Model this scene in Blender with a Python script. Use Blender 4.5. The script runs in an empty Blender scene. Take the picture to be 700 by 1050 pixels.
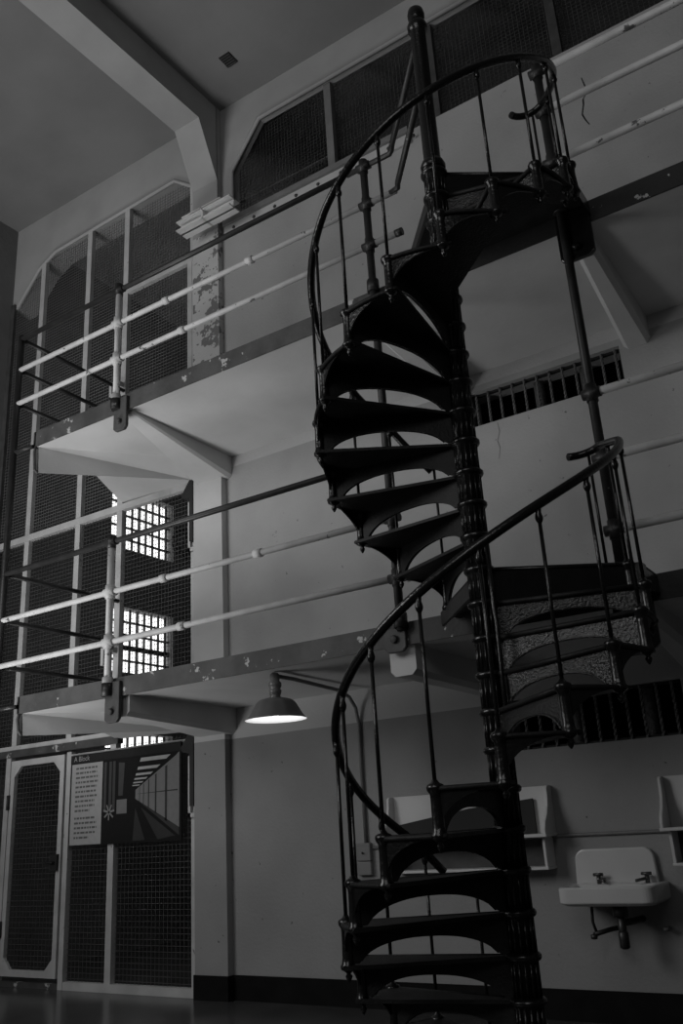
import bpy, bmesh, math, random
from mathutils import Vector, Matrix
random.seed(7)
PI = math.pi
sc = bpy.context.scene
COL = sc.collection
sc.view_settings.view_transform = 'Standard'

# ------------------------------------------------------------------ materials
def mat(name, base, rough=0.6, metal=0.0, noise=None, scale=6.0, bump=0.0, bscale=60.0, spec=0.5,
        spots=None, spot_scale=9.0, spot_thr=0.62, detail=6.0):
    """grey procedural material: base colour with mottling, optional paint flakes and bump"""
    m = bpy.data.materials.new(name); m.use_nodes = True
    nt = m.node_tree; N = nt.nodes; L = nt.links
    b = N['Principled BSDF']
    b.inputs['Roughness'].default_value = rough
    b.inputs['Metallic'].default_value = metal
    b.inputs['Specular IOR Level'].default_value = spec
    geo = N.new('ShaderNodeNewGeometry')
    g = lambda v: (v, v, v, 1)
    hi = noise if noise is not None else base * 0.85
    n1 = N.new('ShaderNodeTexNoise'); n1.inputs['Scale'].default_value = scale; n1.inputs['Detail'].default_value = detail
    L.new(geo.outputs['Position'], n1.inputs['Vector'])
    r1 = N.new('ShaderNodeValToRGB')
    r1.color_ramp.elements[0].position = 0.35; r1.color_ramp.elements[0].color = g(hi)
    r1.color_ramp.elements[1].position = 0.65; r1.color_ramp.elements[1].color = g(base)
    L.new(n1.outputs['Fac'], r1.inputs['Fac'])
    out = r1.outputs['Color']
    if spots is not None:
        n2 = N.new('ShaderNodeTexNoise'); n2.inputs['Scale'].default_value = spot_scale
        n2.inputs['Detail'].default_value = 9; n2.inputs['Roughness'].default_value = 0.62
        L.new(geo.outputs['Position'], n2.inputs['Vector'])
        r2 = N.new('ShaderNodeValToRGB'); r2.color_ramp.interpolation = 'LINEAR'
        r2.color_ramp.elements[0].position = spot_thr; r2.color_ramp.elements[1].position = min(spot_thr + 0.015, 1)
        L.new(n2.outputs['Fac'], r2.inputs['Fac'])
        mx = N.new('ShaderNodeMix'); mx.data_type = 'RGBA'
        L.new(r2.outputs['Color'], mx.inputs['Factor'])
        L.new(out, mx.inputs[6]); mx.inputs[7].default_value = g(spots)
        out = mx.outputs[2]
    L.new(out, b.inputs['Base Color'])
    if bump:
        n3 = N.new('ShaderNodeTexNoise'); n3.inputs['Scale'].default_value = bscale; n3.inputs['Detail'].default_value = 4
        L.new(geo.outputs['Position'], n3.inputs['Vector'])
        bp = N.new('ShaderNodeBump'); bp.inputs['Strength'].default_value = bump; bp.inputs['Distance'].default_value = 0.01
        L.new(n3.outputs['Fac'], bp.inputs['Height']); L.new(bp.outputs['Normal'], b.inputs['Normal'])
    return m

def wall_mat():
    """painted plaster: a lighter band under each walkway, fine dirt and a few flaked pocks"""
    m = mat('wall_paint', 0.40, 0.75, noise=0.33, scale=1.3, bump=0.35, bscale=35, spots=0.13, spot_scale=14, spot_thr=0.69)
    nt = m.node_tree; N = nt.nodes; L = nt.links
    geo = [n for n in N if n.bl_idname == 'ShaderNodeNewGeometry'][0]
    sep = N.new('ShaderNodeSeparateXYZ'); L.new(geo.outputs['Position'], sep.inputs[0])
    fac = None
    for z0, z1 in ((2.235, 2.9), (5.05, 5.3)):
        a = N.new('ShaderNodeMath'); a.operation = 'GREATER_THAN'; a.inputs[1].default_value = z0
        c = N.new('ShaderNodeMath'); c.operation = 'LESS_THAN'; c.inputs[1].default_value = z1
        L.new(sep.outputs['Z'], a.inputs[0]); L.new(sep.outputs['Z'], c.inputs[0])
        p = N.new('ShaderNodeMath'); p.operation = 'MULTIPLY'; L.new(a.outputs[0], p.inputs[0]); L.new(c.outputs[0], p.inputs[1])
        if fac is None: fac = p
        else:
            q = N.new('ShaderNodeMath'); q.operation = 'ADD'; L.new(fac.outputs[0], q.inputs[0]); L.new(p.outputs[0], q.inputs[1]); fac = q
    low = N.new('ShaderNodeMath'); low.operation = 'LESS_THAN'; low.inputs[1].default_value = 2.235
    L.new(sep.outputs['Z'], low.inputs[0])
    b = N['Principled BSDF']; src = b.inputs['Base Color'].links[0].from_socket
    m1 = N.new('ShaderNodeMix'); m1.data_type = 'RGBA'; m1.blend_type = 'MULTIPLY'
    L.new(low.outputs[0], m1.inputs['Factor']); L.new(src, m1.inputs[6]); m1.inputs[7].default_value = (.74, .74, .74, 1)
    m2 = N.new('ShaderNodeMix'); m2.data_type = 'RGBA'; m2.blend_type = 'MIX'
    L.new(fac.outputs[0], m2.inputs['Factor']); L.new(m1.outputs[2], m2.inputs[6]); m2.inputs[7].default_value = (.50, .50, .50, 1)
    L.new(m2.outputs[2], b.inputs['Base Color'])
    return m

M = {}
M['wall'] = wall_mat()
M['plaster'] = mat('soffit_plaster', 0.56, 0.8, noise=0.48, scale=1.6, bump=0.2, bscale=20)
M['ceiling'] = mat('ceiling_plaster', 0.215, 0.85, noise=0.18, scale=1.2, bump=0.2, bscale=14)
M['header'] = mat('header_plaster', 0.38, 0.8, noise=0.32, scale=1.5, bump=0.15, bscale=20)
M['pilaster'] = mat('pilaster_paint', 0.52, 0.7, noise=0.45, scale=2.0, bump=0.2, bscale=25)
M['peel'] = mat('peeling_paint', 0.55, 0.75, noise=0.48, scale=2, bump=0.3, bscale=40, spots=0.17, spot_scale=8, spot_thr=0.535)
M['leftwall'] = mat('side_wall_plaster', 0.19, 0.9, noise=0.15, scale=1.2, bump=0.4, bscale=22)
M['backing'] = mat('dark_backing', 0.035, 0.95)
M['floor'] = mat('polished_concrete', 0.075, 0.22, noise=0.05, scale=2.5, bump=0.08, bscale=5, spec=0.45)
M['base'] = mat('black_baseboard_paint', 0.010, 0.6, noise=0.006, scale=5, spec=.1)
M['edge'] = mat('dark_edge_paint', 0.075, 0.65, noise=0.04, scale=5, bump=0.3, bscale=30, spots=0.42, spot_scale=6.5, spot_thr=0.625)
M['edge'].name = 'dark_edge_paint'
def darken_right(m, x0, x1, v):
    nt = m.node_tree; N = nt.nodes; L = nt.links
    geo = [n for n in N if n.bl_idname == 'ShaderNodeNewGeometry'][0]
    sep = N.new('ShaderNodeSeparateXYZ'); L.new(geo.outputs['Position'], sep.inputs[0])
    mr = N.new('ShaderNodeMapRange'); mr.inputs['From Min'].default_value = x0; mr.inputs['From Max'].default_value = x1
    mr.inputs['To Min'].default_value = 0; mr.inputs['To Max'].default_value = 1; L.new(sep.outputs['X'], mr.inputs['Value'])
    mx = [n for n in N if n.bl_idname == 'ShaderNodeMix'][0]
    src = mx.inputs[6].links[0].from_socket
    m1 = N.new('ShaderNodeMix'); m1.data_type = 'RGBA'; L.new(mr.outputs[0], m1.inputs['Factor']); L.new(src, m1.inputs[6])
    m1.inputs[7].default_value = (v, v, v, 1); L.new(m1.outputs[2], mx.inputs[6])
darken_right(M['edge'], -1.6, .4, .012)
M['shoe'] = mat('shoe_paint', 0.07, 0.6, noise=0.04, scale=7, bump=0.2, bscale=30)
M['iron'] = mat('black_cast_iron', 0.008, 0.25, metal=0.0, noise=0.005, scale=8, bump=0.25, bscale=60, spec=0.55)
M['ironrelief'] = mat('patterned_cast_iron', 0.018, 0.26, noise=0.008, scale=20, bump=1.0, bscale=75, spec=0.9)
M['irontread'] = mat('worn_tread_iron', 0.016, 0.55, noise=0.008, scale=10, bump=0.4, bscale=70, spec=0.3)
M['darkpipe'] = mat('dark_pipe_paint', 0.026, 0.45, noise=0.014, scale=9, bump=0.2, bscale=40, spots=0.2, spot_scale=14, spot_thr=0.69)
M['whitepipe'] = mat('white_pipe_paint', 0.62, 0.5, noise=0.5, scale=6, bump=0.15, bscale=40, spots=0.10, spot_scale=11, spot_thr=0.63)
M['whitesteel'] = mat('white_steel_frame', 0.52, 0.55, noise=0.42, scale=5, spots=0.2, spot_scale=14, spot_thr=0.66)
M['wire'] = mat('mesh_wire', 0.085, 0.5, noise=0.06, scale=4)
M['wirehi'] = mat('mesh_wire_upper', 0.19, 0.5, noise=0.14, scale=4)
M['porcelain'] = mat('white_porcelain', 0.62, 0.2, noise=0.58, scale=3, spec=0.5)
M['shelf'] = mat('painted_shelf_wood', 0.62, 0.5, noise=0.56, scale=3)
M['chrome'] = mat('dull_tap_metal', 0.14, 0.35, metal=0.8)
M['trap'] = mat('dark_trap_metal', 0.06, 0.4, metal=0.6)
M['shade'] = mat('lamp_shade_enamel', 0.13, 0.35, noise=0.10, scale=6, spec=0.5)
M['shadein'] = mat('white_enamel_inside', 0.85, 0.4); M['shadein'].node_tree.nodes['Principled BSDF'].inputs['Emission Color'].default_value = (1, 1, 1, 1); M['shadein'].node_tree.nodes['Principled BSDF'].inputs['Emission Strength'].default_value = .6  # slight emission puts the bulb's light into the lining itself
M['black'] = mat('flat_black', 0.012, 0.7)
M['conduit'] = mat('painted_conduit', 0.2, 0.5, noise=0.16)
M['slotdark'] = mat('slot_bar_steel', 0.17, 0.5, noise=0.10, scale=30, bump=1.0, bscale=60)
M['steelbeam'] = mat('grey_steel_beam', 0.68, 0.5, noise=0.6, scale=3)
def emit(name, v, s):
    m = bpy.data.materials.new(name); m.use_nodes = True
    nt = m.node_tree; nt.nodes.remove(nt.nodes['Principled BSDF'])
    e = nt.nodes.new('ShaderNodeEmission'); e.inputs[0].default_value = (v, v, v, 1); e.inputs[1].default_value = s
    n = nt.nodes.new('ShaderNodeTexNoise'); n.inputs['Scale'].default_value = 2.0
    r = nt.nodes.new('ShaderNodeValToRGB'); r.color_ramp.elements[0].color = (v*.75, v*.75, v*.75, 1); r.color_ramp.elements[1].color = (v, v, v, 1)
    nt.links.new(n.outputs['Fac'], r.inputs['Fac']); nt.links.new(r.outputs['Color'], e.inputs[0])
    nt.links.new(e.outputs[0], nt.nodes['Material Output'].inputs[0])
    return m
M['daylight'] = emit('daylight_glass', 1.0, 2.2)
M['bulb'] = emit('lamp_bulb', 1.0, 6.0)
def flat(v, rough=0.5): 
    k = 'print_%.3f' % v
    if k not in M: M[k] = mat(k, v*.9, .8, noise=v*.83, scale=20, spec=.08)
    return M[k]

# ------------------------------------------------------------------ mesh building
class MB:
    def __init__(s): s.v = []; s.f = []; s.sm = []
    def add(s, vs, fs, smooth=False):
        o = len(s.v); s.v += [tuple(x) for x in vs]
        for f in fs: s.f.append(tuple(i + o for i in f)); s.sm.append(smooth)
        return s
    def box(s, a, b):
        x0, y0, z0 = a; x1, y1, z1 = b
        if x0 > x1: x0, x1 = x1, x0
        if y0 > y1: y0, y1 = y1, y0
        if z0 > z1: z0, z1 = z1, z0
        return s.add([(x0,y0,z0),(x1,y0,z0),(x1,y1,z0),(x0,y1,z0),(x0,y0,z1),(x1,y0,z1),(x1,y1,z1),(x0,y1,z1)],
              [(0,3,2,1),(4,5,6,7),(0,1,5,4),(1,2,6,5),(2,3,7,6),(3,0,4,7)])
    def prism(s, poly, ax, a, b):
        """poly: 2D points; extruded along axis ax (0,1,2) from a to b"""
        n = len(poly)
        def P(p, t):
            return {0: (t, p[0], p[1]), 1: (p[0], t, p[1]), 2: (p[0], p[1], t)}[ax]
        vs = [P(p, a) for p in poly] + [P(p, b) for p in poly]
        fs = [tuple(range(n)), tuple(range(2*n-1, n-1, -1))] + [(i, i+n, (i+1) % n + n, (i+1) % n) for i in range(n)]
        return s.add(vs, fs)
    def tube(s, pts, r, n=10, cap=True, smooth=True):
        pts = [Vector(p) for p in pts]; m = len(pts)
        rr = r if isinstance(r, (list, tuple)) else [r]*m
        t0 = (pts[1]-pts[0]).normalized()
        u = t0.orthogonal().normalized(); vs = []; prev = t0
        for i in range(m):
            if i == 0: t = t0
            elif i == m-1: t = (pts[i]-pts[i-1]).normalized()
            else: t = ((pts[i]-pts[i-1]).normalized() + (pts[i+1]-pts[i]).normalized()).normalized()
            u = prev.rotation_difference(t) @ u; u = (u - t*u.dot(t)).normalized(); prev = t
            w = t.cross(u)
            for k in range(n):
                a = 2*PI*k/n
                vs.append(pts[i] + (u*math.cos(a) + w*math.sin(a))*rr[i])
        fs = [(i*n+k, i*n+(k+1) % n, (i+1)*n+(k+1) % n, (i+1)*n+k) for i in range(m-1) for k in range(n)]
        s.add(vs, fs, smooth)
        if cap:
            o = len(s.v) - m*n
            s.f.append(tuple(o+k for k in range(n-1, -1, -1))); s.sm.append(False)
            s.f.append(tuple(o+(m-1)*n+k for k in range(n))); s.sm.append(False)
        return s
    def lathe(s, prof, c=(0,0,0), n=20, flute=0.0, nf=12, axis=None):
        """prof: (r,z) list about vertical axis through c"""
        vs = []; m = len(prof)
        for r, z in prof:
            for k in range(n):
                a = 2*PI*k/n; q = r + (flute*math.cos(nf*a) if flute else 0)
                p = Vector((q*math.cos(a), q*math.sin(a), z))
                if axis is not None: p = axis @ p
                vs.append((c[0]+p[0], c[1]+p[1], c[2]+p[2]))
        fs = [(i*n+k, i*n+(k+1) % n, (i+1)*n+(k+1) % n, (i+1)*n+k) for i in range(m-1) for k in range(n)]
        s.add(vs, fs, True)
        o = len(s.v) - m*n
        s.f.append(tuple(o+k for k in range(n-1, -1, -1))); s.sm.append(False)
        s.f.append(tuple(o+(m-1)*n+k for k in range(n))); s.sm.append(False)
        return s
    def build(s, name, m, parent=None, bevel=0, seg=2, **kw):
        me = bpy.data.meshes.new(name); me.from_pydata(s.v, [], s.f)
        bm = bmesh.new(); bm.from_mesh(me)
        bmesh.ops.recalc_face_normals(bm, faces=bm.faces)
        bm.to_mesh(me); bm.free()
        me.polygons.foreach_set('use_smooth', s.sm)
        o = bpy.data.objects.new(name, me); COL.objects.link(o)
        me.materials.append(M[m] if isinstance(m, str) else m)
        if parent: o.parent = parent
        if bevel:
            md = o.modifiers.new('bevel', 'BEVEL'); md.width = bevel; md.segments = seg; md.limit_method = 'ANGLE'; md.angle_limit = math.radians(35)
        for k, v in kw.items(): o[k] = v
        return o

def thing(name, label, cat, loc=(0, 0, 0), group=None, kind=None):
    o = bpy.data.objects.new(name, None); COL.objects.link(o); o.location = loc; o.empty_display_size = .1
    if kind: o['kind'] = kind
    else: o['label'] = label; o['category'] = cat
    if group: o['group'] = group
    return o
def tag(o, label, cat, group=None):
    o['label'] = label; o['category'] = cat
    if group: o['group'] = group
    return o

# ------------------------------------------------------------------ key dimensions
R = 0.19                      # rise
YS, YW, YP = 0.91, 2.40, 2.32  # slab edge, wall face, pilaster face
XL = -7.70                    # side wall
XR = 4.2                      # right end of what is built
ZC = 9.90                     # ceiling
ZL, ZU = 14*R, 28*R           # walkway tops 2.66, 5.32
TL, TU = 0.14, 0.15
XA, XB = -4.20, -3.81         # pilaster

# ------------------------------------------------------------------ room shell
b = MB(); b.box((XL-.3, -9, -.12), (XR+3, 12, 0)); b.build('floor', 'floor', kind='structure')
b = MB(); b.box((XL-.3, -9, ZC), (XR+3, 12, ZC+.2)); b.build('ceiling', 'ceiling', kind='structure')
# back wall with two barred slots
SX0, SX1 = -0.95, 0.42
LZ0, LZ1 = 1.86, 2.25
UZ0, UZ1 = 4.66, 4.99
b = MB(); T = 0.25
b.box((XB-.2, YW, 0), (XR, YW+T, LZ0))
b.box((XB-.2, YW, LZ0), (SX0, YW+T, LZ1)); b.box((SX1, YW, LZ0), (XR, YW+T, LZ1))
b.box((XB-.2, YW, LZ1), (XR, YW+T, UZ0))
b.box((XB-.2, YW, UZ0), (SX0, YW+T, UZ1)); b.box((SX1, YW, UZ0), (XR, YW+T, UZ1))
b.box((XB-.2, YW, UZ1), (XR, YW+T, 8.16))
wall = b.build('wall_back', 'wall', kind='structure')
# cracks in the plaster
def crack(pts, w):
    c = MB(); vs = []
    for i, (x, z) in enumerate(pts):
        ww = w*(.35 + .65*math.sin(PI*(i+.5)/len(pts)))
        vs += [(x-ww, YW-.0015, z), (x+ww, YW-.0015, z+.004)]
    c.add(vs, [(2*i, 2*i+1, 2*i+3, 2*i+2) for i in range(len(pts)-1)])
    return c
crack([(.53, 7.77), (.545, 7.68), (.56, 7.59), (.51, 7.53), (.505, 7.47), (.478, 7.37), (.50, 7.29), (.525, 7.23)], .008).build('crack', 'black', wall)
crack([(-.71, 4.64), (-.70, 4.55), (-.73, 4.47), (-.715, 4.40), (-.735, 4.30)], .005).build('crack', 'conduit', wall)

# header over the screens (chamfered corners)
b = MB()
b.prism([(XL, ZC), (XL, 8.55), (-7.55, 8.55), (-7.12, 9.0), (-6.8, 9.14), (-4.56, 9.2), (XA+.05, 8.90), (XA+.05, ZC)], 1, YW, YW+.3)
b.build('header_beam', 'header', kind='structure')
b = MB()
b.prism([(XB-.02, ZC), (XB-.02, 8.16), (-3.63, 8.16), (-3.63, 8.85), (-3.2, 9.42), (XR, 9.42), (XR, ZC)], 1, YW, YW+.08)
b.build('header_beam', 'header', kind='structure')
# lip under the header
b = MB()
b.tube([(-7.55, YW-.02, 8.55), (-7.12, YW-.02, 9.0), (-6.8, YW-.02, 9.14), (-4.56, YW-.02, 9.2), (XA+.02, YW-.02, 8.90)], .028, 6)
b.tube([(-3.63, YW-.02, 8.16), (-3.63, YW-.02, 8.85), (-3.2, YW-.02, 9.42), (XR, YW-.02, 9.42)], .03, 6)
b.build('trim_1', 'header', kind='structure')

# pilaster + ceiling beam with haunch
b = MB(); b.box((XA, YP, 2.235), (XB, YW+.25, 5.15)); b.build('pilaster', 'pilaster', kind='structure')
b = MB(); b.box((XA, YP, 0), (XB, YW+.25, 2.235)); b.build('pilaster', 'wall', kind='structure')
b = MB(); b.box((XA, YP, 5.15), (XB, YW+.25, 8.1)); b.build('pilaster', 'peel', kind='structure')
b = MB()
b.box((XA, YP, 8.1), (XB, YW+.3, ZC))
b.prism([(-9, ZC), (-9, 9.5), (2.0, 9.5), (YP+.01, 8.78), (YP+.01, ZC)], 0, XA, XB)
b.build('ceiling_beam', 'header', kind='structure')

# side wall (with three windows behind the mesh)
wy0, wy1 = 4.36, 5.68
wz = [(5.52, 6.48), (3.66, 4.62), (1.75, 2.80)]
b = MB()
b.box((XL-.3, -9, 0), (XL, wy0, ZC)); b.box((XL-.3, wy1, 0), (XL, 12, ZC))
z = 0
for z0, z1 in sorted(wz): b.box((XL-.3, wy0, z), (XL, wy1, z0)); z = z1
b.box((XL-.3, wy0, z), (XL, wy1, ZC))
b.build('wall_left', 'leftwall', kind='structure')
for i, (z0, z1) in enumerate(wz):
    w = MB(); w.box((XL-.2, wy0, z0), (XL-.19, wy1, z1)); wo = w.build('window_%d' % (i+3), 'daylight', kind='structure')
    for j in range(9):
        y = wy0 + (wy1-wy0)*(j+.5)/9
        q = MB(); q.box((XL-.12, y-.013, z0), (XL-.09, y+.013, z1)); q.build('window_bar', 'black', wo)
    for j in range(1, 5):
        zz = z0 + (z1-z0)*j/5; t = .035 if (i == 1 and j == 2) else .013
        q = MB(); q.box((XL-.125, wy0, zz-t), (XL-.085, wy1, zz+t)); q.build('window_bar', 'black', wo)

# far end of the passage, the block's end wall and the utility space behind the cells
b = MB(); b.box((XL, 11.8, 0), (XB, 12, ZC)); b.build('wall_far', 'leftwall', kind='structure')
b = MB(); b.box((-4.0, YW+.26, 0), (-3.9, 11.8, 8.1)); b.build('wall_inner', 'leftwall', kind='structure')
b = MB(); b.box((-3.89, 4.2, 0), (XR, 4.3, ZC)); b.build('wall_utility', 'backing', kind='structure')

# baseboard
b = MB(); b.box((XB, YW-.015, 0), (XR, YW, .2)); b.build('baseboard_back', 'base', kind='structure')
b = MB(); b.box((XA-.005, YP-.015, 0), (XB+.01, YP, .2)); b.box((XB, YP, 0), (XB+.01, YW, .2)); b.build('baseboard_pilaster', 'base', kind='structure')

# barred slots
for i, (z0, z1, n, xs) in enumerate(((LZ0, LZ1, 12, -.93), (UZ0, UZ1, 12, -.90))):
    w = MB()
    f = .02
    w.box((SX0, YW+.06, z0), (SX1, YW+.09, z0+f)); w.box((SX0, YW+.06, z1-f), (SX1, YW+.09, z1))
    w.box((SX0, YW+.06, z0), (SX0+f, YW+.09, z1)); w.box((SX1-f, YW+.06, z0), (SX1, YW+.09, z1))
    wo = w.build('window_%d' % (i+1), 'black', kind='structure')
    for k in range(n):
        x = xs + .0 + k*.1155
        q = MB(); seg = 24; pts = []
        vs = []; fs = []
        for s_ in range(seg+1):                     # twisted square bar
            zz = z0 + (z1-z0)*s_/seg; a0 = s_*.55
            for c in range(4):
                a = a0 + c*PI/2; vs.append((x+.013*math.cos(a), YW+.05+.013*math.sin(a), zz))
        for s_ in range(seg):
            for c in range(4): fs.append((s_*4+c, s_*4+(c+1) % 4, s_*4+4+(c+1) % 4, s_*4+4+c))
        q.add(vs, fs); q.build('bar', 'slotdark', wo)
    for px in ((-.36, .06) if i else (-.45, .12)):
        q = MB(); q.tube([(px, YW+.2, z0-.1), (px, YW+.2, z1+.1)], .045, 14); q.build('pipe', 'slotdark', wo)

# ------------------------------------------------------------------ walkways
def walkway(zt, t, drop, dz_wall):
    zb = zt - t
    s = MB()
    poly = [(XR, YS), (-5.03, YS), (-5.06, 1.65), (-5.20, 2.05), (-5.37, YW), (XR, YW)]
    s.prism(poly, 2, zb, zt)
    # diagonal corner haunch
    G = (-5.0, YS+.02, zb-drop); Gt = (-5.02, YS+.02, zb); D = (-4.2, YP+.02, zb-.16); F = (-5.08, 1.72, zb-.04); E = (-5.37, YW, zb-dz_wall)
    Dt = (-3.95, YP+.02, zb); Et = (-5.37, YW, zb); Ft = (-5.08, 1.72, zb); D2 = (-4.2, YW, zb-.16)
    s.add([G, Gt, D, F, E, Dt, Et, Ft, D2], [(1, 0, 2, 5), (0, 3, 2), (3, 4, 8, 2), (0, 1, 7, 3), (3, 7, 6, 4)])
    so = s.build('walkway', 'plaster', kind='structure')
    # edge band
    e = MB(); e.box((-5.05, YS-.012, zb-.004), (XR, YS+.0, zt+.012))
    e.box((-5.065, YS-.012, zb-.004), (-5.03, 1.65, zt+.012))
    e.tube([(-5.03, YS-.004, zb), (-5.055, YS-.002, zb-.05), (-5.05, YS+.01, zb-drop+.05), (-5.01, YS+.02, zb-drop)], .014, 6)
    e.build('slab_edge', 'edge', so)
    return so, zb
wu, zub = walkway(ZU, TU, .29, .12)
wl, zlb = walkway(ZL, TL, .20, .13)
def bracket(parent, zb, x0, x1, din, dout, o0=None, o1=None):
    """tapered cantilever under the slab from the wall to the edge"""
    h = MB(); y0 = YS+.03; y1 = YW
    c = .035
    vs = []
    xi0, xi1 = x0, x1
    for y, d in ((y0, dout), (y1, din)):
        x0, x1 = (o0, o1) if (o0 is not None and y == y0) else (xi0, xi1)
        c = min(.035, d*.4)
        vs += [(x0, y, zb), (x0, y, zb-d+c), (x0+c, y, zb-d), (x1-c, y, zb-d), (x1, y, zb-d+c), (x1, y, zb)]
    h.add(vs, [tuple(range(6)), tuple(range(11, 5, -1))] + [(i, i+6, i+7, i+1) for i in range(5)] + [(5, 11, 6, 0)])
    h.build('bracket_beam', 'plaster', parent)
bracket(wu, zub, XA, XB+.08, .24, .03, -3.83, -3.70); bracket(wl, zlb, XA, XB+.08, .24, .17, -3.80, -3.66)
bracket(wu, zub, .46, .68, .24, .10, .54, .68); bracket(wl, zlb, .46, .68, .24, .10, .54, .66)
bracket(wl, zlb, -1.14, -.94, .22, .20); bracket(wu, zub, -1.14, -.94, .22, .12)
def plate(parent, x, zb, zt, w=.085, d=.26, m='shoe'):
    """cast shoe clamped on the slab edge under a post"""
    p = MB(); y0 = YS-.045; y1 = YS-.01
    pts = [(x-w, zt-.02), (x-w, zt-d+.03), (x-w+.03, zt-d), (x+w-.03, zt-d), (x+w, zt-d+.03), (x+w, zt-.02)]
    p.prism(pts, 1, y0, y1)
    p.lathe([(.0, 0), (.03, 0), (.03, .02), (.018, .03), (.0, .03)], (x, y0, zt-d+.09), 10, axis=Matrix.Rotation(PI/2, 3, 'X'))
    o = p.build('edge_shoe', m, parent, bevel=.01)
for pr, zt, zb in ((wu, ZU, zub), (wl, ZL, zlb)):
    plate(pr, -3.79, zb, zt, .085, .36)
    plate(pr, .60 if pr is wu else .56, zb, zt, .12, .42, 'iron')
    plate(pr, -1.05, zb, zt, .085, .20 if pr is wu else .19)

# ------------------------------------------------------------------ railings
YR = YS-.05
def rail_seg(pa, name, z, x0, x1, r, m, couplings=()):
    t = MB(); t.tube([(x0, YR, z), (x1, YR, z)], r, 12)
    o = t.build(name, m, pa)
    for cx in couplings:
        c = MB(); c.tube([(cx-.035, YR, z), (cx+.035, YR, z)], r+.01, 12); c.build('coupling', m, o)
    return o
def tee(t, x, z, r):
    t.tube([(x, YR, z-.06), (x, YR, z+.06)], r+.012, 12); t.tube([(x-.06, YR, z), (x+.06, YR, z)], r+.009, 12)
def left_railing(zt, zr, label, xe, ends):
    a = thing('walkway_railing', label, 'railing', (-3.9, YR, zt), 'pipe railings along the walkways')
    def P(o): o.matrix_parent_inverse = a.matrix_world.inverted(); return o
    a_inv = Matrix.Translation(-Vector(a.location))
    parts = []
    parts.append(rail_seg(a, 'top_rail', zr[0], -5.32, ends[0], .026, 'darkpipe'))
    parts.append(rail_seg(a, 'middle_rail', zr[1], -5.31, ends[1], .025, 'whitepipe', (-3.2, -2.2)))
    parts.append(rail_seg(a, 'lower_rail', zr[2], -5.31, ends[2], .025, 'whitepipe', (-3.0,)))
    for z in zr:
        t = MB(); t.tube([(-5.32, YR, z), (-5.36, YW-.04, z)], .023, 10); parts.append(t.build('return_rail', 'darkpipe', a))
    t = MB(); t.tube([(-3.84, YR, zt-.06), (-3.84, YR, zr[0]-.03)], .031, 12)
    for z in zr[1:]: tee(t, -3.84, z, .031)
    t.tube([(-3.84, YR, zt-.12), (-3.84, YR, zt+.02)], .045, 12)
    parts.append(t.build('post', 'whitepipe', a))
    t = MB(); tee(t, -3.84, zr[0], .028); parts.append(t.build('post_tee', 'darkpipe', a))
    t = MB(); t.tube([(-3.84, YR, zt-.14), (-3.84, YR, zt-.03)], .05, 12); parts.append(t.build('post_fitting', 'darkpipe', a))
    for o in parts: o.matrix_parent_inverse = a_inv
    return a, a_inv
UR = (6.49, 6.115, 5.72); LR = (3.88, 3.42, 2.98)
ar, ai = left_railing(ZU, UR, 'upper left pipe railing on the top walkway, dark top rail over two white rails', 0, (-1.22, -.71, -.72))
# landing guard pipes running from the rail ends to the stair column
for i, (z, x0) in enumerate(((6.49, -1.05), (6.115, -.71))):
    t = MB()
    if i == 0: t.tube([(x0-.1, YR, z), (-.74, YR, z), (-.71, YR-.02, z+.01), (-.68, YR-.06, z+.02), (-.06, .07, z)], .024, 10)
    else: t.tube([(x0-.06, YR, z), (-.685, YR-.02, z), (-.66, YR-.06, z+.01), (-.06, .07, z)], .024, 10)
    o = t.build('guard_pipe', 'darkpipe', ar); o.matrix_parent_inverse = ai
t = MB(); t.tube([(-.75, YR, UR[2]), (-.69, YR, UR[2])], .031, 12); o = t.build('end_cap', 'darkpipe', ar); o.matrix_parent_inverse = ai
left_railing(ZL, LR, 'lower left pipe railing on the first walkway, dark top rail over two white rails', 0, (-.99, -.99, -.99))
def right_railing(zt, zr, label):
    a = thing('walkway_railing', label, 'railing', (.6, YR, zt), 'pipe railings along the walkways')
    inv = Matrix.Translation(-Vector(a.location)); parts = []
    for z, n in zip(zr, ('top_rail', 'middle_rail', 'lower_rail')):
        parts.append(rail_seg(a, n, z,   .54, XR-.1, .028, 'whitepipe'))
    t = MB(); t.tube([(3.4, YR, zt-.05), (3.4, YR, zr[0])], .03, 12); parts.append(t.build('post', 'whitepipe', a))
    for o in parts: o.matrix_parent_inverse = inv
right_railing(ZU, (6.55, 6.19, 5.73), 'white three-rail pipe railing on the top walkway, right of the spiral stair')
right_railing(ZL, (3.90, 3.45, 2.98), 'white three-rail pipe railing on the first walkway, right of the spiral stair')

# dark full-height posts
def pole(x, z0, z1, label, tees, r=.031):
    t = MB(); t.tube([(x, YR, z0), (x, YR, z1)], r, 14)
    o = t.build('pipe_post', 'darkpipe', None); tag(o, label, 'post')
    for z in tees:
        q = MB(); tee(q, x, z, r-.005); q.build('pipe_tee', 'darkpipe', o)
    for z in (ZL+.02, ZU+.02):
        if z0-.01 <= z <= z1:
            q = MB(); q.tube([(x, YR, z-.05), (x, YR, z+.05)], r+.018, 14); q.build('pipe_collar', 'darkpipe', o)
pole(-.99, ZL-.05, UR[0], 'dark pipe post rising through both walkways, left of the stair column', UR + LR)
pole(.535, ZL-.05, 6.56, 'dark pipe post rising through both walkways, right of the stair column', (6.55, 6.19, 5.73, 3.90, 3.45, 2.98))
t = MB(); t.tube([(-5.32, YR, 0), (-5.32, YR, 6.53)], .032, 12)
o = tag(t.build('pipe_post', 'darkpipe'), 'dark corner pipe post at the far left end of the walkways', 'post')
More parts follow.
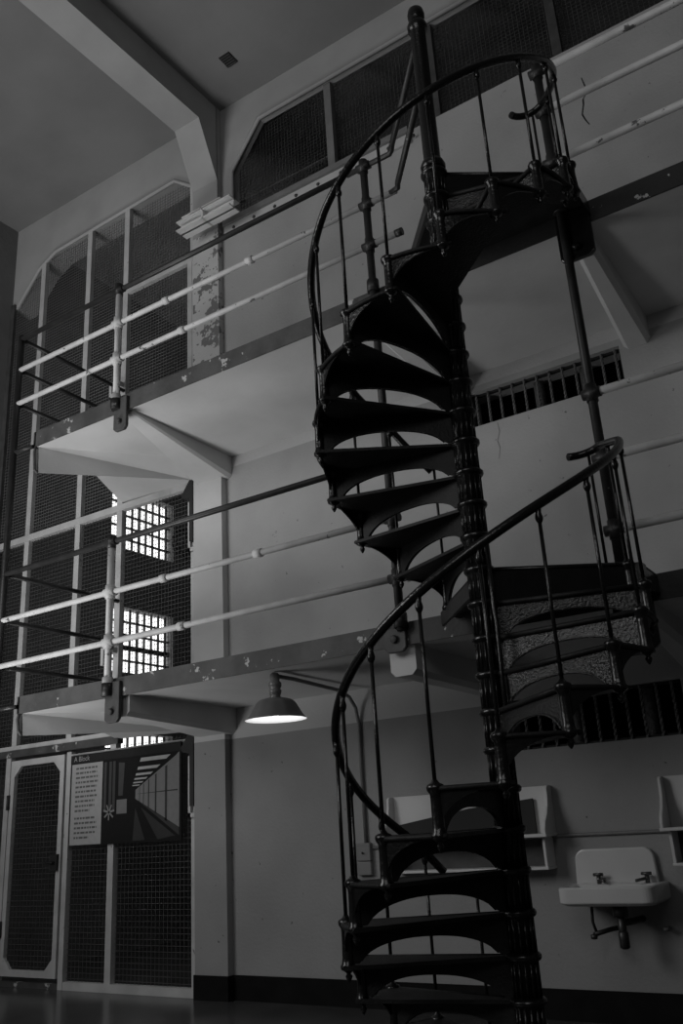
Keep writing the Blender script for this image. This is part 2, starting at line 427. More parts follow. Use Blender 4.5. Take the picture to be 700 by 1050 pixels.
for z in (5.17, 2.58):
    q = MB(); q.tube([(-5.32, YR, z), (-5.05, YR+.03, z)], .02, 10); q.build('strut', 'darkpipe', o)

# ------------------------------------------------------------------ mesh screens
def wires(mb, x0, x1, z0, z1, y, pitch=.052, w=.0022):
    n = max(1, int((x1-x0)/pitch)); 
    for i in range(n):
        x = x0 + (i+.5)*(x1-x0)/n; mb.box((x-w, y-w, z0), (x+w, y+w, z1))
    n = max(1, int((z1-z0)/pitch))
    for i in range(n):
        z = z0 + (i+.5)*(z1-z0)/n; mb.box((x0, y+w, z-w), (x1, y+3*w, z+w))
ms = thing('mesh_partition', 'tall wire mesh partition with white steel mullions at the left end of the walkways', 'partition', (-6.0, YW, 0))
minv = Matrix.Translation(-Vector(ms.location))
def msp(mb, n, m, **k):
    o = mb.build(n, m, ms, **k); o.matrix_parent_inverse = minv; return o
MX = [-7.66, -7.02, -6.09, -5.385, -4.245]
FW = .042
for i, x in enumerate(MX):
    for z0, z1 in (((.0, 9.17) if 0 < i else (2.35, 8.62)),) if i not in (1, 2) else ((2.35, 9.05 if i == 1 else 9.17),):
        q = MB(); q.box((x-FW, YW-.03, z0), (x+FW, YW+.03, z1)); msp(q, 'mullion', 'whitesteel' if i else 'shoe')
for x in (-6.065,):
    q = MB(); q.box((x-.035, YW-.03, 0), (x+.035, YW+.03, 2.32)); msp(q, 'mullion', 'whitesteel')
q = MB(); q.box((-7.66, YW-.037, 4.95), (-4.24, YW+.034, 5.03)); msp(q, 'transom', 'whitesteel')
q = MB(); q.box((-7.66, YW-.037, 2.421), (-4.24, YW+.034, 2.47)); msp(q, 'transom', 'whitesteel')
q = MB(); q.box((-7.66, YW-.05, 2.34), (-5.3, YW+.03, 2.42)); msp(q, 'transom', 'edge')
q = MB(); q.box((-6.02, YW-.034, 0.0), (-4.205, YW+.034, .075)); msp(q, 'sill_rail', 'whitesteel')
q = MB(); q.box((-6.03, YW-.034, 2.25), (-4.28, YW+.028, 2.29)); msp(q, 'transom', 'whitesteel')
# inner framed panel in the top storey next to the pilaster
q = MB()
q.box((-5.34, YW-.035, 7.86), (-4.25, YW+.02, 7.94)); q.box((-4.33, YW-.035, 5.4), (-4.26, YW+.02, 7.86))
msp(q, 'panel_frame', 'whitesteel')
for z in (6.57, 3.33):
    q = MB(); q.box((-5.5, YW-.1, z-.03), (-5.36, YW-.02, z+.03)); q.box((-5.5, YW-.14, z-.16), (-5.46, YW-.08, z+.03)); msp(q, 'gate_latch', 'whitesteel')
for i in range(4):
    x0, x1 = MX[i]+FW, MX[i+1]-FW
    for z0, z1, m in ((5.03, 9.1, 'wirehi'), (2.47, 4.95, 'wire')):
        q = MB(); zz = z1
        if i == 0 and z1 > 9: zz = 8.9
        wires(q, x0, x1, z0, zz, YW+.01, .043 if z0 > 5 else .048); msp(q, 'wire_mesh', m)
for x0, x1 in ((-6.03, -5.42), (-5.34, -4.28)):
    q = MB(); wires(q, x0, x1, .075, 2.34, YW+.01); msp(q, 'wire_mesh', 'wire')
q = MB(); wires(q, -7.66, -7.07, 0.02, 2.34, YW+.01); msp(q, 'wire_mesh', 'wire')
# lever brackets beside the pilaster
for z0, z1 in ((1.55, 2.36), (4.22, 5.02)):
    o = MB().prism([(-4.37, z1-.16), (-4.25, z1), (-4.205, z1), (-4.205, z0+.1), (-4.255, z0+.1), (-4.255, z1-.22), (-4.35, z1-.20)], 1, YW-.09, YW-.035).build('lever_bracket', 'black')
    tag(o, 'black lever bracket beside the pilaster at ' + ('ground level, by the printed panel' if z0 < 3 else 'first walkway level, under the top walkway'), 'bracket', 'lever brackets beside the pilaster')
    q = MB(); q.box((-4.30, YW-.06, z0), (-4.27, YW-.034, z1-.24)); q.box((-4.30, YW-.06, z0), (-4.205, YW-.034, z0+.04)); q.build('bracket_frame', 'whitesteel', o)

# mesh door
dr = thing('door_1', None, None, (-6.58, YW, 0), kind='structure'); dinv = Matrix.Translation(-Vector(dr.location))
def dp(mb, n, m, par=None, **k):
    o = mb.build(n, m, par or dr, **k)
    if par is None: o.matrix_parent_inverse = dinv
    return o
dx0, dx1, dz0, dz1, fw = -7.02, -6.12, .10, 2.30, .065
q = MB()
q.box((dx0, YW-.045, dz0), (dx0+fw, YW, dz1)); q.box((dx1-fw, YW-.045, dz0), (dx1, YW, dz1))
q.box((dx0+fw, YW-.045, dz0), (dx1-fw, YW, dz0+fw)); q.box((dx0+fw, YW-.045, dz1-fw), (dx1-fw, YW, dz1))
for sx, ex in ((1, dx0+fw), (-1, dx1-fw)):
    for sz, ez in ((1, dz0+fw), (-1, dz1-fw)):
        q.prism([(ex, ez), (ex+sx*.11, ez), (ex, ez+sz*.11)], 1, YW-.044, YW-.01)
dp(q, 'door_frame', 'whitesteel')
q = MB(); wires(q, dx0+fw, dx1-fw, dz0+fw, dz1-fw, YW-.015); dp(q, 'door_mesh', 'wire')
q = MB(); q.box((dx1-.13, YW-.075, 1.12), (dx1-.02, YW-.046, 1.28)); q.tube([(dx1-.16, YW-.10, 1.2), (dx1-.05, YW-.10, 1.2)], .014, 8); q.tube([(dx1-.06, YW-.10, 1.2), (dx1-.06, YW-.05, 1.2)], .012, 8)
dp(q, 'lock', 'black')
for z in (.55, 1.85):
    q = MB(); q.tube([(dx0-.0, YW-.06, z-.08), (dx0-.0, YW-.06, z+.08)], .018, 8); dp(q, 'hinge', 'darkpipe')
q = MB(); q.box((-7.12, YW-.04, 0), (-7.04, YW+.02, 2.34)); dp(q, 'door_jamb', 'whitesteel')
q = MB(); q.box((-7.04, YW-.03, 0), (-6.1, YW+.02, .05)); dp(q, 'door_sill', 'edge')

# mesh over the top of the wall, right of the pilaster
us = thing('mesh_screen', 'dark wire mesh screen above the top wall, right of the ceiling beam', 'screen', (-1, YW+.1, 8.16)); uinv = Matrix.Translation(-Vector(us.location))
def up(mb, n, m):
    o = mb.build(n, m, us); o.matrix_parent_inverse = uinv; return o
q = MB(); wires(q, -3.63, 3.4, 8.16, 9.44, YW+.12, .045); up(q, 'wire_mesh', 'shoe')
for x in (-2.25, -.95, .35, 1.65):
    q = MB(); q.box((x-.045, YW+.03, 8.16), (x+.045, YW+.1, 9.46)); up(q, 'mullion', 'conduit' if x < -1 else 'shoe')
q = MB(); q.box((-3.63, YW+.13, 8.5), (-2.3, YW+.15, 8.52)); up(q, 'rod', 'conduit')
# ledge plates along the wall top
q = MB(); q.box((XB+.06, YW-.035, 7.99), (-1.25, YW, 8.16)); up(q, 'ledge_plate', 'pilaster')
q = MB(); q.box((XB+.06, YW-.07, 8.10), (-1.25, YW, 8.17)); up(q, 'ledge_angle', 'conduit')
q = MB()
for k in range(9): 
    x = -3.6 + k*.3; q.lathe([(0, 0), (.02, 0), (.02, .012), (0, .016)], (x, YW-.035, 8.035), 8, axis=Matrix.Rotation(PI/2, 3, 'X'))
up(q, 'bolt_row', 'edge')

# two short steel beams bolted on the pilaster
def ibeam(x0, x1, y, z, h, w, label):
    q = MB(); q.box((x0, y-w, z), (x1, y+w, z+.016)); q.box((x0, y-w, z+h-.016), (x1, y+w, z+h)); q.box((x0, y-.01, z), (x1, y+.01, z+h))
    q.box(((x0+x1)/2-.008, y-w, z), ((x0+x1)/2+.008, y+w, z+h))
    tag(q.build('steel_beam', 'steelbeam'), label, 'beam', 'short steel beams on the pilaster')
ibeam(-4.22, -3.62, 2.24, 8.17, .17, .095, 'short grey steel beam stub at the pilaster, the upper one of the two')
ibeam(-4.14, -3.34, 2.06, 7.99, .13, .09, 'short grey steel beam stub at the pilaster, the lower and longer one')

# ceiling vent
q = MB(); q.box((-3.29, 1.77, ZC-.012), (-3.14, 1.94, ZC)); o = tag(q.build('ceiling_vent', 'black'), 'small dark square vent in the ceiling, right of the beam', 'vent')
for k in range(5):
    y = 1.785 + k*.033; q = MB(); q.box((-3.28, y, ZC-.018), (-3.15, y+.008, ZC-.012)); q.build('slat', 'shoe', o)

# ------------------------------------------------------------------ spiral stair
STEP = math.radians(20.6); A14 = math.radians(37); RO = .845
def th(k): return A14 - STEP*(14-k)
ss = thing('spiral_staircase', 'black cast iron spiral staircase winding through both walkways, with arched patterned risers', 'staircase')
# centre column
c = MB(); c.lathe([(.062, 0), (.062, ZU+.05), (.056, ZU+.1), (.053, 6.52), (.058, 6.53), (.068, 6.545), (.070, 6.575), (.060, 6.605), (.046, 6.62), (.048, 6.63), (.058, 6.655), (.060, 6.685), (.053, 6.72), (.03, 6.745), (.004, 6.75)], n=24)
col = c.build('column', 'iron', ss)
c = MB(); c.lathe([(.13, 0), (.13, .02), (.10, .035), (.085, .05), (.075, .12), (.07, .15)], n=24); c.build('base_flange', 'iron', col)
c = MB()
for zz in (5.62, 5.9):
    pass
c.lathe([(.06, ZU+.02), (.078, ZU+.03), (.082, ZU+.06), (.07, ZU+.09), (.058, ZU+.10)], n=24); c.build('collar', 'iron', col)
c = MB(); ca = math.radians(-38); cx, cy = .115*math.cos(ca), .115*math.sin(ca)
c.tube([(cx, cy, 1.6), (cx, cy, 2.1), (cx*1.05, cy*1.05, 2.35), (cx*.95, cy*.95, 2.42), (cx, cy, 2.8)], .012, 8); c.build('conduit', 'iron', col)

# one step, nosing along +X, hub on the axis, tread top at z = 0
def step_meshes():
    t = MB(); th_ = .018; n = 8; ov = STEP + .05
    r0 = .06; top = []; 
    prof = [(r0*math.cos(-.03), r0*math.sin(-.03))] + [(RO*math.cos(a), RO*math.sin(a)) for a in [(-.012) + (ov+.012)*i/n for i in range(n+1)]] + [(r0*math.cos(ov), r0*math.sin(ov))]
    t.prism(prof, 2, -th_, 0)
    t.tube([(.07, -.012, -.010), (RO+.01, -.012, -.010)], .0145, 8)                       # rounded nosing
    t.tube([(RO*math.cos(a)+.004, RO*math.sin(a), -.009) for a in [ov*i/n for i in range(n+1)]], .012, 6)
    # riser with a wide arch
    r = MB(); hgt = R-.005; N_ = 28; x0, x1 = .065, RO-.012
    xa, xb = .115, RO-.075; ap = .54*hgt
    lo = []; xs = []
    for i in range(N_+1):
        x = x0 + (x1-x0)*i/N_
        if x <= xa or x >= xb: zlo = -hgt
        else:
            u = (x-xa)/(xb-xa); zlo = -hgt + ap*(max(0.0, 1-abs(2*u-1)**2.3))**.62
        xs.append(x); lo.append(zlo)
    vs = []
    for y in (-.006, .006):
        for x, zl in zip(xs, lo): vs += [(x, y, -.012), (x, y, zl)]
    m = 2*(N_+1); fs = []
    for i in range(N_):
        a = 2*i
        fs.append((a, a+1, a+3, a+2)); fs.append((m+a, m+a+2, m+a+3, m+a+1)); fs.append((a+1, m+a+1, m+a+3, a+3)); fs.append((a, a+2, m+a+2, m+a))
    fs += [(0, m, m+1, 1), (m-2, m-1, 2*m-1, 2*m-2)]
    r.add(vs, fs)
    # thin rim along the arch
    rim = [(x, -.009, z+.004) for x, z in zip(xs, lo) if z > -hgt+.001]
    r.tube([(xa, -.009, -hgt+.01)] + rim + [(xb, -.009, -hgt+.01)], .006, 6)
    # curved spandrel under the outer edge, from the newel to the back corner
    sd = MB(); n = 14; vs = []
    for i in range(n+1):
        u = i/n; a = STEP*u; zl = -R*(1-math.sqrt(max(0, 1-(1-u)**2.2)))*.97 - .016
        for rr in (RO-.012, RO-.002):
            vs += [(rr*math.cos(a), rr*math.sin(a), -.012), (rr*math.cos(a), rr*math.sin(a), zl)]
    fs = []
    for i in range(n):
        a = 4*i; fs += [(a, a+4, a+5, a+1), (a+2, a+3, a+7, a+6), (a+1, a+5, a+7, a+3), (a, a+2, a+6, a+4)]
    fs += [(0, 1, 3, 2), (4*n, 4*n+2, 4*n+3, 4*n+1)]
    sd.add(vs, fs)
    # corner newel between this step and the one below
    p = MB()
    p.lathe([(.004, -R-.075), (.012, -R-.062), (.017, -R-.048), (.010, -R-.036), (.016, -R-.03), (.036, -R-.018), (.038, -R-.004), (.031, -R+.006), (.027, -R+.03), (.0255, -.05), (.027, -.03), (.037, -.016), (.040, -.002), (.036, .008), (.020, .016), (.010, .03)], (RO-.012, -.004, 0), 14)
    h = MB()
    h.lathe([(.064, -R+.01), (.066, -.03), (.080, -.022), (.086, -.012), (.086, 0), (.078, .009), (.064, .014)], n=48)
    for k in range(14):
        a = 2*PI*k/14; h.tube([(.064*math.cos(a), .064*math.sin(a), -R+.012), (.064*math.cos(a), .064*math.sin(a), -.025)], .0065, 6)
    bl = MB()
    bl.tube([(RO-.012, -.004, .01), (RO-.012, -.004, .85)], .0095, 8)
    bl.lathe([(.009, .77), (.017, .785), (.019, .80), (.013, .825), (.016, .845)], (RO-.012, -.004, 0), 10)
    return t, r, p, h, bl, sd
ST, SR, SP, SH, SB, SD = step_meshes()
proto = ST.build('tread', 'irontread', ss)
rs = SR.build('riser', 'ironrelief', proto); rs.data.materials.append(M['irontread'])
for p_ in rs.data.polygons:
    if p_.center.y > .004: p_.material_index = 1
pk = [rs, SP.build('corner_newel', 'iron', proto), SH.build('hub', 'iron', proto), SB.build('baluster', 'iron', proto), SD.build('spandrel', 'iron', proto)]
first = True
def drop(k, base):                                       # the handrail flattens towards its upper end
    return (.02 if base else .009)*max(0, k-6.5) + (R*.35*max(0, k-13)**1.3)
for k in list(range(1, 14)) + list(range(15, 28)):
    bs = (.85 - drop(k if k < 14 else k-14, 0 if k < 14 else 14))/.85
    if first: o = proto; first = False; pk[3].scale = (1, 1, bs)
    else:
        o = proto.copy(); COL.objects.link(o); o.parent = ss
        for ch in pk:
            d = ch.copy(); COL.objects.link(d); d.parent = o
            if ch is pk[3]: d.scale = (1, 1, bs)
    o.location = (0, 0, k*R); o.rotation_euler = (0, 0, th(k if k < 14 else k-14))
# landings
for k, sh in ((14, ''), (28, '')):
    a0, a1 = A14, A14 + math.radians(92.6)
    pts = [(.05*math.cos(a0), .05*math.sin(a0)), (RO*math.cos(a0), RO*math.sin(a0)), (.72, .62), (.72, YS-.018), (-.60, YS-.018), (-.60, .72), (RO*math.cos(a1), RO*math.sin(a1)), (.05*math.cos(a1), .05*math.sin(a1))]
    q = MB(); q.prism(pts, 2, k*R-.022, k*R+.012)
    lo = q.build('landing', 'irontread', ss)
    q = MB(); n1 = Vector((math.cos(a0), math.sin(a0), 0)); s1 = Vector((-math.sin(a0), math.cos(a0), 0))
    n2 = Vector((math.cos(a1), math.sin(a1), 0)); s2 = Vector((-math.sin(a1), math.cos(a1), 0))
    def slabq(mb, d, s, r0, r1, z0, z1, t=.01):
        P = [d*r0-s*t, d*r1-s*t, d*r1+s*t, d*r0+s*t]
        mb.prism([(v.x, v.y) for v in P], 2, z0, z1)
    slabq(q, n1, s1, .06, RO, k*R-R, k*R-.01)
    q.tube([n1*.07+Vector((0, 0, k*R-.004)), n1*(RO+.01)+Vector((0, 0, k*R-.004))], .016, 8)
    q.build('landing_riser', 'iron', lo)
    q = MB(); slabq(q, n2, s2, .06, RO+.12, k*R-.10, k*R-.01); q.build('landing_beam', 'darkpipe', lo)
    q = MB(); q.box((.705, .60, k*R-.11), (.725, YS-.018, k*R-.01)); q.box((.66, .50, k*R-.12), (.74, .60, k*R+.0)); q.build('landing_edge', 'iron', lo)
    nw = MB(); nw.v = list(SP.v); nw.f = list(SP.f); nw.sm = list(SP.sm)
    d = nw.build('corner_newel', 'iron', lo); d.location = (0, 0, k*R); d.rotation_euler = (0, 0, a0)
    d = pk[3].copy(); COL.objects.link(d); d.parent = lo; d.location = (0, 0, k*R); d.rotation_euler = (0, 0, a0); d.scale = (1, 1, (.85-drop(14, k-14))/.85)
    d = pk[2].copy(); COL.objects.link(d); d.parent = lo; d.location = (0, 0, k*R)
    for dk in (.75, ):                                   # extra baluster where the handrail ends on the landing
        a = a0 + STEP*dk
        q = MB(); q.tube([((RO-.012)*math.cos(a), (RO-.012)*math.sin(a), k*R), ((RO-.012)*math.cos(a), (RO-.012)*math.sin(a), k*R+.76-(.075 if k > 14 else 0))], .0095, 8); q.build('baluster', 'iron', lo)
# handrails
for base in (0, 14):
    pts = []; k = 1.05 if base else 1.6
    while k <= 14.35:
        z = (k+base)*R + .865
        if k < 2.2: z -= .12*(2.2-k)**1.2
        z -= drop(k, base)
        rr = RO-.012
        pts.append((rr*math.cos(th(k)), rr*math.sin(th(k)), z)); k += .12
    x, y, z = pts[-1]; a = th(k-.12)                     # closing volute curl
    cc = Vector(((RO-.16)*math.cos(a), (RO-.16)*math.sin(a), 0)); r0 = .148
    for i in range(1, 10 if base else 8):
        aa = a + i*math.radians(13); r1 = r0*(1-.03*i)
        pts.append((cc.x + r1*math.cos(aa), cc.y + r1*math.sin(aa), z - .004*i))
    q = MB(); q.tube(pts, .0235, 10); q.build('handrail', 'iron', ss)

# ------------------------------------------------------------------ wall lamp
lx, ly, zb_ = -2.20, 1.02, 2.16
lp = thing('wall_lamp', 'gooseneck lamp with dark enamel shade, lit, hanging under the first walkway', 'lamp', (-2.33, YW, 1.25)); linv = Matrix.Translation(-Vector(lp.location))
def lpp(mb, n, m):
    o = mb.build(n, m, lp); o.matrix_parent_inverse = linv; return o
prof = [(.045, .158), (.09, .154), (.130, .140), (.152, .115), (.200, .032), (.230, .0), (.220, .0), (.193, .030), (.145, .109), (.10, .128), (.02, .135)]
n = 40
def ring(ps, ribs):
    q = MB(); vs = []
    for r_, z_ in ps:
        for k in range(n):
            a = 2*PI*k/n; rr = r_ + (.004*math.cos(12*a) if ribs and .15 < r_ < .25 else 0)
            vs.append((lx+rr*math.cos(a), ly+rr*math.sin(a), zb_+z_))
    return q.add(vs, [(i*n+k, i*n+(k+1) % n, (i+1)*n+(k+1) % n, (i+1)*n+k) for i in range(len(ps)-1) for k in range(n)], True)
sh = lpp(ring(prof[:6], True), 'lamp_shade', 'shade')
ring(prof[5:], False).build('shade_lining', 'shadein', sh)
q = MB(); q.lathe([(.040, .145), (.045, .165), (.037, .175), (.045, .19), (.05, .215), (.04, .222), (.05, .25), (.05, .27), (.036, .285), (.036, .335), (.02, .35)], (lx, ly, zb_), 16); lpp(q, 'lamp_neck', 'shade')
q = MB(); q.lathe([(.012, .14), (.03, .12), (.045, .08), (.04, .045), (.018, .02), (.002, .015)], (lx, ly, zb_), 14); lpp(q, 'bulb', 'bulb')
q = MB(); za = zb_+.325
q.tube([(lx, ly, za), (lx-.02, ly+.25, za+.006), (-2.28, 2.02, za-.01), (-2.31, 2.22, za-.045), (-2.325, 2.34, za-.13), (-2.33, YW-.02, za-.25), (-2.33, YW-.02, 1.22)], .016, 10); lpp(q, 'lamp_arm', 'conduit')
q = MB(); q.box((-2.42, YW-.05, 1.10), (-2.28, YW, 1.24)); q.box((-2.42, YW-.05, .99), (-2.28, YW, 1.095)); o = tag(q.build('switch_box', 'conduit', bevel=.006), 'small grey double switch box on the wall below the lamp conduit', 'switch')
q = MB(); q.tube([(-2.35, YW-.05, 1.16), (-2.35, YW-.075, 1.17)], .008, 8); q.build('toggle', 'trap', o)
q = MB(); q.tube([(-2.27, YW-.012, 1.20), (-.72, YW-.012, 1.225), (.12, YW-.012, 1.222), (1.6, YW-.012, 1.222), (3.4, YW-.012, 1.22)], .013, 8)
tag(q.build('wall_conduit', 'conduit'), 'thin horizontal conduit along the wall behind the shelves', 'conduit')

# ------------------------------------------------------------------ shelves
def shelf(x0, x1, label, slope):
    s = thing('wall_shelf', label, 'shelf', ((x0+x1)/2, YW, 1.0), 'white cell shelves on the wall'); inv = Matrix.Translation(-Vector(s.location))
    def sp(mb, n, m, bv=.004): o = mb.build(n, m, s, bevel=bv); o.matrix_parent_inverse = inv; return o
    # S-curved cheeks
    pr = [(YW, 1.585), (YW-.075, 1.585), (YW-.095, 1.57), (YW-.10, 1.50), (YW-.115, 1.44), (YW-.155, 1.375), (YW-.205, 1.325), (YW-.225, 1.28), (YW-.225, 1.245), (YW, 1.245)]
    for x in (x0, x1-.022):
        q = MB(); q.prism(pr, 0, x, x+.022); sp(q, 'side_panel', 'shelf')
        q = MB(); q.box((x+(.035 if x == x0 else -.035), YW-.17, 1.0), (x+(.057 if x == x0 else -.013), YW, 1.225)); sp(q, 'lower_side', 'shelf')
    q = MB(); q.box((x0+.022, YW-.018, 1.24), (x1-.022, YW-.002, 1.585)); sp(q, 'back_panel', 'shelf')
    q = MB(); q.box((x0-.005, YW-.235, 1.225), (x1+.005, YW, 1.247)); sp(q, 'upper_board', 'shelf')
    q = MB(); q.box((x0+.03, YW-.175, 1.0), (x1-.03, YW, 1.02)); sp(q, 'lower_board', 'shelf')
    q = MB(); q.box((x0+.057, YW-.012, 1.02), (x1-.057, YW-.002, 1.225)); sp(q, 'lower_back', 'shoe')  # dark colour stands for the shade inside the lower compartment
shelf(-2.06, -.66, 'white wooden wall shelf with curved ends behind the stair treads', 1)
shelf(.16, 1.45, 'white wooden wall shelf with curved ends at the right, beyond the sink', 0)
# flat dark shape with a sloping top, against the first shelf's back
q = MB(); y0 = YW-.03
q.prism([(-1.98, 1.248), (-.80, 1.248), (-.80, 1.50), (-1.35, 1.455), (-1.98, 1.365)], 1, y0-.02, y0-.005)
tag(q.build('dark_shape', 'black'), 'flat dark shape with a sloping top at the shelf back behind the stair', 'board')

# ------------------------------------------------------------------ sink
sk = thing('wall_sink', 'white porcelain sink hung on the wall, right of the stair foot', 'sink', (-.22, YW, .78)); kinv = Matrix.Translation(-Vector(sk.location))
def kp(mb, n, m, bv=0, par=None, sg=3):
    o = mb.build(n, m, sk, bevel=bv, seg=sg); o.matrix_parent_inverse = kinv; return o
def rrect(x0, x1, y0, y1, r, n=6, front_only=True):
    P = []
    for cx, cy, a in ((x0+r, y0+r, PI), (x1-r, y0+r, 1.5*PI)):
        for i in range(n+1): t = a + (PI/2)*i/n; P.append((cx+r*math.cos(t), cy+r*math.sin(t)))
    P += [(x1, y1), (x0, y1)]
    return P
kx0, kx1, ky0 = -.565, .10, 1.98
# basin: rim ring, outer wall and sunk bowl
q = MB()
outer = rrect(kx0, kx1, ky0, YW, .07); inner = rrect(kx0+.055, kx1-.055, ky0+.06, YW-.12, .08)
taper = rrect(kx0+.03, kx1-.03, ky0+.03, YW, .08); bowl = rrect(kx0+.12, kx1-.12, ky0+.12, YW-.17, .06)
n = len(outer); V = [(x, y, .775) for x, y in taper] + [(x, y, .795) for x, y in outer] + [(x, y, .885) for x, y in outer] + [(x*.985+.015*(-.23), y+.006 if y < 2.3 else y, .897) for x, y in outer] + [(x, y, .893) for x, y in inner] + [(x, y, .80) for x, y in bowl]
fs = [tuple(range(n))] + [(l*n+i, l*n+(i+1) % n, (l+1)*n+(i+1) % n, (l+1)*n+i) for l in range(5) for i in range(n)] + [tuple(5*n+i for i in range(n))]
q.add(V, fs, False); kp(q, 'basin', 'porcelain', .008)
# splash back with rounded shoulders
P = []
for cx, cz, a in ((.035-.075, 1.125-.075, 0), (-.535+.075, 1.125-.075, PI/2)):
    for i in range(7): t = a + (PI/2)*i/6; P.append((cx+.075*math.cos(t), cz+.075*math.sin(t)))
P += [(-.545, .89), (.045, .89)]
q = MB(); q.prism(P, 1, YW-.045, YW); kp(q, 'splash_back', 'porcelain', .012)
for x in (-.36, -.02):
    q = MB(); q.tube([(x, YW-.09, .89), (x, YW-.09, .945)], .016, 10); q.tube([(x-.035, YW-.095, .955), (x+.035, YW-.095, .955)], .011, 8)
    q.tube([(x, YW-.09, .925), (x+(.06 if x < -.2 else -.06), YW-.16, .915)], .011, 8); kp(q, 'tap', 'chrome')
q = MB(); q.tube([(-.19, 2.14, .78), (-.19, 2.14, .70)], .05, 12); q.tube([(-.19, 2.14, .72), (-.19, 2.14, .52)], .027, 12); q.lathe([(.02, 0), (.034, .01), (.034, .10), (.026, .11)], (-.19, 2.14, .50), 12)
q.tube([(-.19, 2.14, .66), (-.14, 2.25, .66), (-.12, YW, .66)], .022, 10); kp(q, 'drain_trap', 'trap')
q = MB(); q.tube([(-.40, 2.2, .80), (-.41, 2.2, .66), (-.40, 2.22, .59)], .011, 8); q.tube([(-.41, 2.2, .58), (-.33, 2.3, .60), (-.30, YW, .60)], .017, 8); q.lathe([(.01, 0), (.024, .005), (.024, .03), (.01, .035)], (-.41, 2.19, .55), 10); kp(q, 'supply_pipe', 'trap')
q = MB(); q.tube([(.05, YW, .60), (.05, YW-.06, .60)], .016, 8); q.lathe([(.008, 0), (.022, .004), (.022, .02), (.008, .024)], (.05, YW-.07, .59), 10); kp(q, 'capped_stub', 'conduit')

# ------------------------------------------------------------------ information panel
sx0, sx1, sz0, sz1, sy = -5.99, -4.39, 1.35, 2.27, YW-.045
pn = MB(); pn.box((sx0, sy-.012, sz0), (sx1, sy, sz1)); pn = pn.build('information_panel', flat(.02)); tag(pn, 'printed information panel with text and a corridor photograph on the mesh screen', 'sign')
def UV(u, v): return (sx0+(sx1-sx0)*u, sz0+(sz1-sz0)*v)
lay = [0]
def pp(name, polys, m, dy=None):
    lay[0] += 1; y = sy-.0125-.0006*lay[0]
    q = MB()
    for P in polys:
        q.add([(UV(*p)[0], y, UV(*p)[1]) for p in P], [tuple(range(len(P)))])
    return q.build(name, m, pn)
pp('text_panel', [[(.01, .01), (.305, .01), (.305, .895), (.01, .895)]], flat(.40))
random.seed(11); lines = []; paras = []
vv = .845
for i in range(15):
    if i == 10: vv -= .03; paras.append(lines); lines = []
    u = .05; end = .27 - random.random()*.035 if i not in (9, 14) else .19
    while u < end:
        w = .012+random.random()*.03; lines.append([(u, vv-.011), (min(u+w, end), vv-.011), (min(u+w, end), vv+.011), (u, vv+.011)]); u += w+.007
    vv -= .052
paras.append(lines)
for L_ in paras: pp('text_paragraph', L_, flat(.13))
im = (.31, .985)
def I(u, v): return (im[0]+(im[1]-im[0])*u, v)
pp('photograph', [[I(0, .01), I(1, .01), I(1, .90), I(0, .90)]], flat(.018))
VPu, VPv = .37, .50
def toV(p, t): return I(VPu+(p[0]-VPu)*t, VPv+(p[1]-VPv)*t)
pp('photograph_print', [[I(1, .10), I(1, .90), I(.95, .86), toV((1, .88), .12), toV((1, .10), .12)]], flat(.22))
pp('photograph_print', [[toV((1, .10), t), toV((1, .86), t), toV((1, .86), t*1.06), toV((1, .10), t*1.06)] for t in (.2, .28, .38, .52, .72)] + [[toV((1, .50), .15), toV((1, .50), .97), toV((1, .515), .97), toV((1, .515), .15)]] + [[toV((1, .12), .15), toV((1, .05), 1), toV((1, .13), 1)]], flat(.06))
pp('photograph_print', [[toV((.62-.10, .90), t), toV((.92, .90), t), toV((.92, .90), t*1.12), toV((.62-.10, .90), t*1.12)] for t in (.22, .29, .38, .49, .64, .85)], flat(.45))
pp('photograph_print', [[I(.20, .31), I(.335, .31), I(.335, .46), I(.20, .46)]], flat(.20))
pp('photograph_print', [[I(a, .34), I(a+.035, .36), I(a+.035, .88), I(a, .88)] for a in (.02, .09, .14)] + [[I(.22, .5), I(.28, .5), I(.30, .85), I(.22, .86)]], flat(.075))
pp('photograph_print', [[I(.42, .02), I(.58, .02), I(.45, .36)], [I(.74, .02), I(.95, .05), I(.52, .36)]], flat(.05))
st = []
for k in range(7):
    a = k*2*PI/7+.2; cu, cv = .10, .335; d = (.0075*-math.sin(a), .011*math.cos(a)); e = (.075*math.cos(a), .085*math.sin(a))
    st.append([I(cu-d[0], cv-d[1]), I(cu+e[0]-d[0], cv+e[1]-d[1]), I(cu+e[0]+d[0], cv+e[1]+d[1]), I(cu+d[0], cv+d[1])])
pp('photograph_print', st, flat(.24))
pp('header_strip', [[(.0, .905), (1, .905), (1, .998), (0, .998)]], flat(.03))
fc = bpy.data.curves.new('panel_heading', 'FONT'); fc.body = 'A Block'; fc.size = .075; fc.extrude = .0005
fo = bpy.data.objects.new('panel_heading', fc); COL.objects.link(fo); fo.parent = pn
fo.location = (UV(.035, 0)[0], sy-.025, UV(0, .925)[1]); fo.rotation_euler = (PI/2, 0, 0); fc.materials.append(flat(.35))
me = bpy.data.meshes.new_from_object(fo); bpy.data.objects.remove(fo)
fo = bpy.data.objects.new('panel_heading', me); COL.objects.link(fo); fo.parent = pn
fo.location = (UV(.035, 0)[0], sy-.025, UV(0, .925)[1]); fo.rotation_euler = (PI/2, 0, 0)

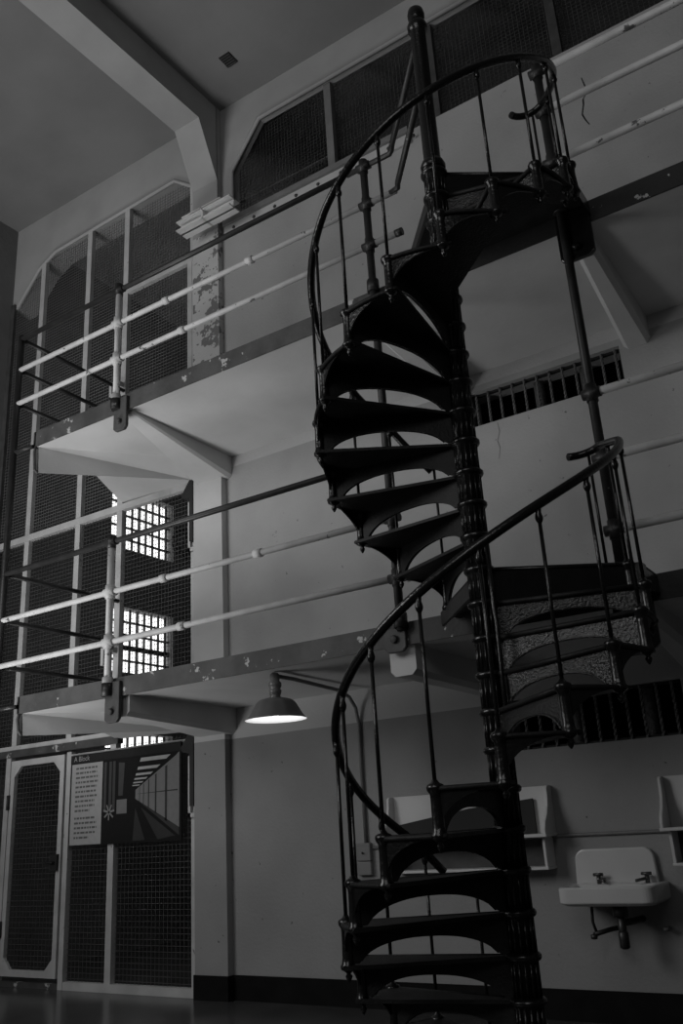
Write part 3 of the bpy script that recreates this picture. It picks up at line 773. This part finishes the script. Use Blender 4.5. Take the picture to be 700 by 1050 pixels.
# coiled cable hanging behind the mesh by the upper window
q = MB(); pts = []
for i in range(70):
    a = i*.42; rr = .17+.05*math.sin(i*.9); pts.append((XL+.25+.02*math.sin(i*.6), 5.62+rr*math.cos(a), 5.78+rr*1.25*math.sin(a)))
q.tube(pts, .012, 6); tag(q.build('hanging_cable', 'black'), 'coil of dark cable hanging in front of the barred window behind the mesh', 'cable')

# ------------------------------------------------------------------ lights
def area(name, loc, target, sx, sy_, power):
    d = bpy.data.lights.new(name, 'AREA'); d.shape = 'RECTANGLE'; d.size = sx; d.size_y = sy_; d.energy = power
    o = bpy.data.objects.new(name, d); COL.objects.link(o); o.location = loc
    o.rotation_euler = (Vector(target)-Vector(loc)).to_track_quat('-Z', 'Y').to_euler(); return o
area('window_light', (-7.0, -5.5, 5.6), (-.8, 2.4, 5.2), 5, 4, 300)
area('floor_bounce', (-6.0, -1.6, .4), (-4.9, .6, 5.0), 2.5, 2, 80).data.spread = math.radians(100)
area('front_fill', (1.5, -7.5, 6.5), (0.2, 2.4, 2.6), 4, 3, 75)  # added fill light from the front, lifts the right side
pl = bpy.data.lights.new('lamp_light', 'POINT'); pl.energy = 1.2; pl.shadow_soft_size = .04
po = bpy.data.objects.new('lamp_light', pl); COL.objects.link(po); po.location = (lx, ly, zb_+.03)
w = bpy.data.worlds.new('world'); sc.world = w; w.use_nodes = True
w.node_tree.nodes['Background'].inputs[0].default_value = (1, 1, 1, 1); w.node_tree.nodes['Background'].inputs[1].default_value = .02

# ------------------------------------------------------------------ camera
yaw, pitch, roll = -0.5637500578496367, 0.34035989230831326, -0.061899991177112285
f = Vector((math.sin(yaw)*math.cos(pitch), math.cos(yaw)*math.cos(pitch), math.sin(pitch)))
rt = Vector((math.cos(yaw), -math.sin(yaw), 0)); upv = rt.cross(f)
r2 = math.cos(roll)*rt + math.sin(roll)*upv; u2 = -math.sin(roll)*rt + math.cos(roll)*upv
cd = bpy.data.cameras.new('camera'); co = bpy.data.objects.new('camera', cd); COL.objects.link(co)
co.matrix_world = Matrix(((r2.x, u2.x, -f.x, 1.8847201802396054), (r2.y, u2.y, -f.y, -4.351792494171585), (r2.z, u2.z, -f.z, 1.3852763712090292), (0, 0, 0, 1)))
cd.sensor_fit = 'VERTICAL'; cd.sensor_height = 36; cd.lens = 907.761145220986/1050*36
cd.clip_start = .05
sc.camera = co
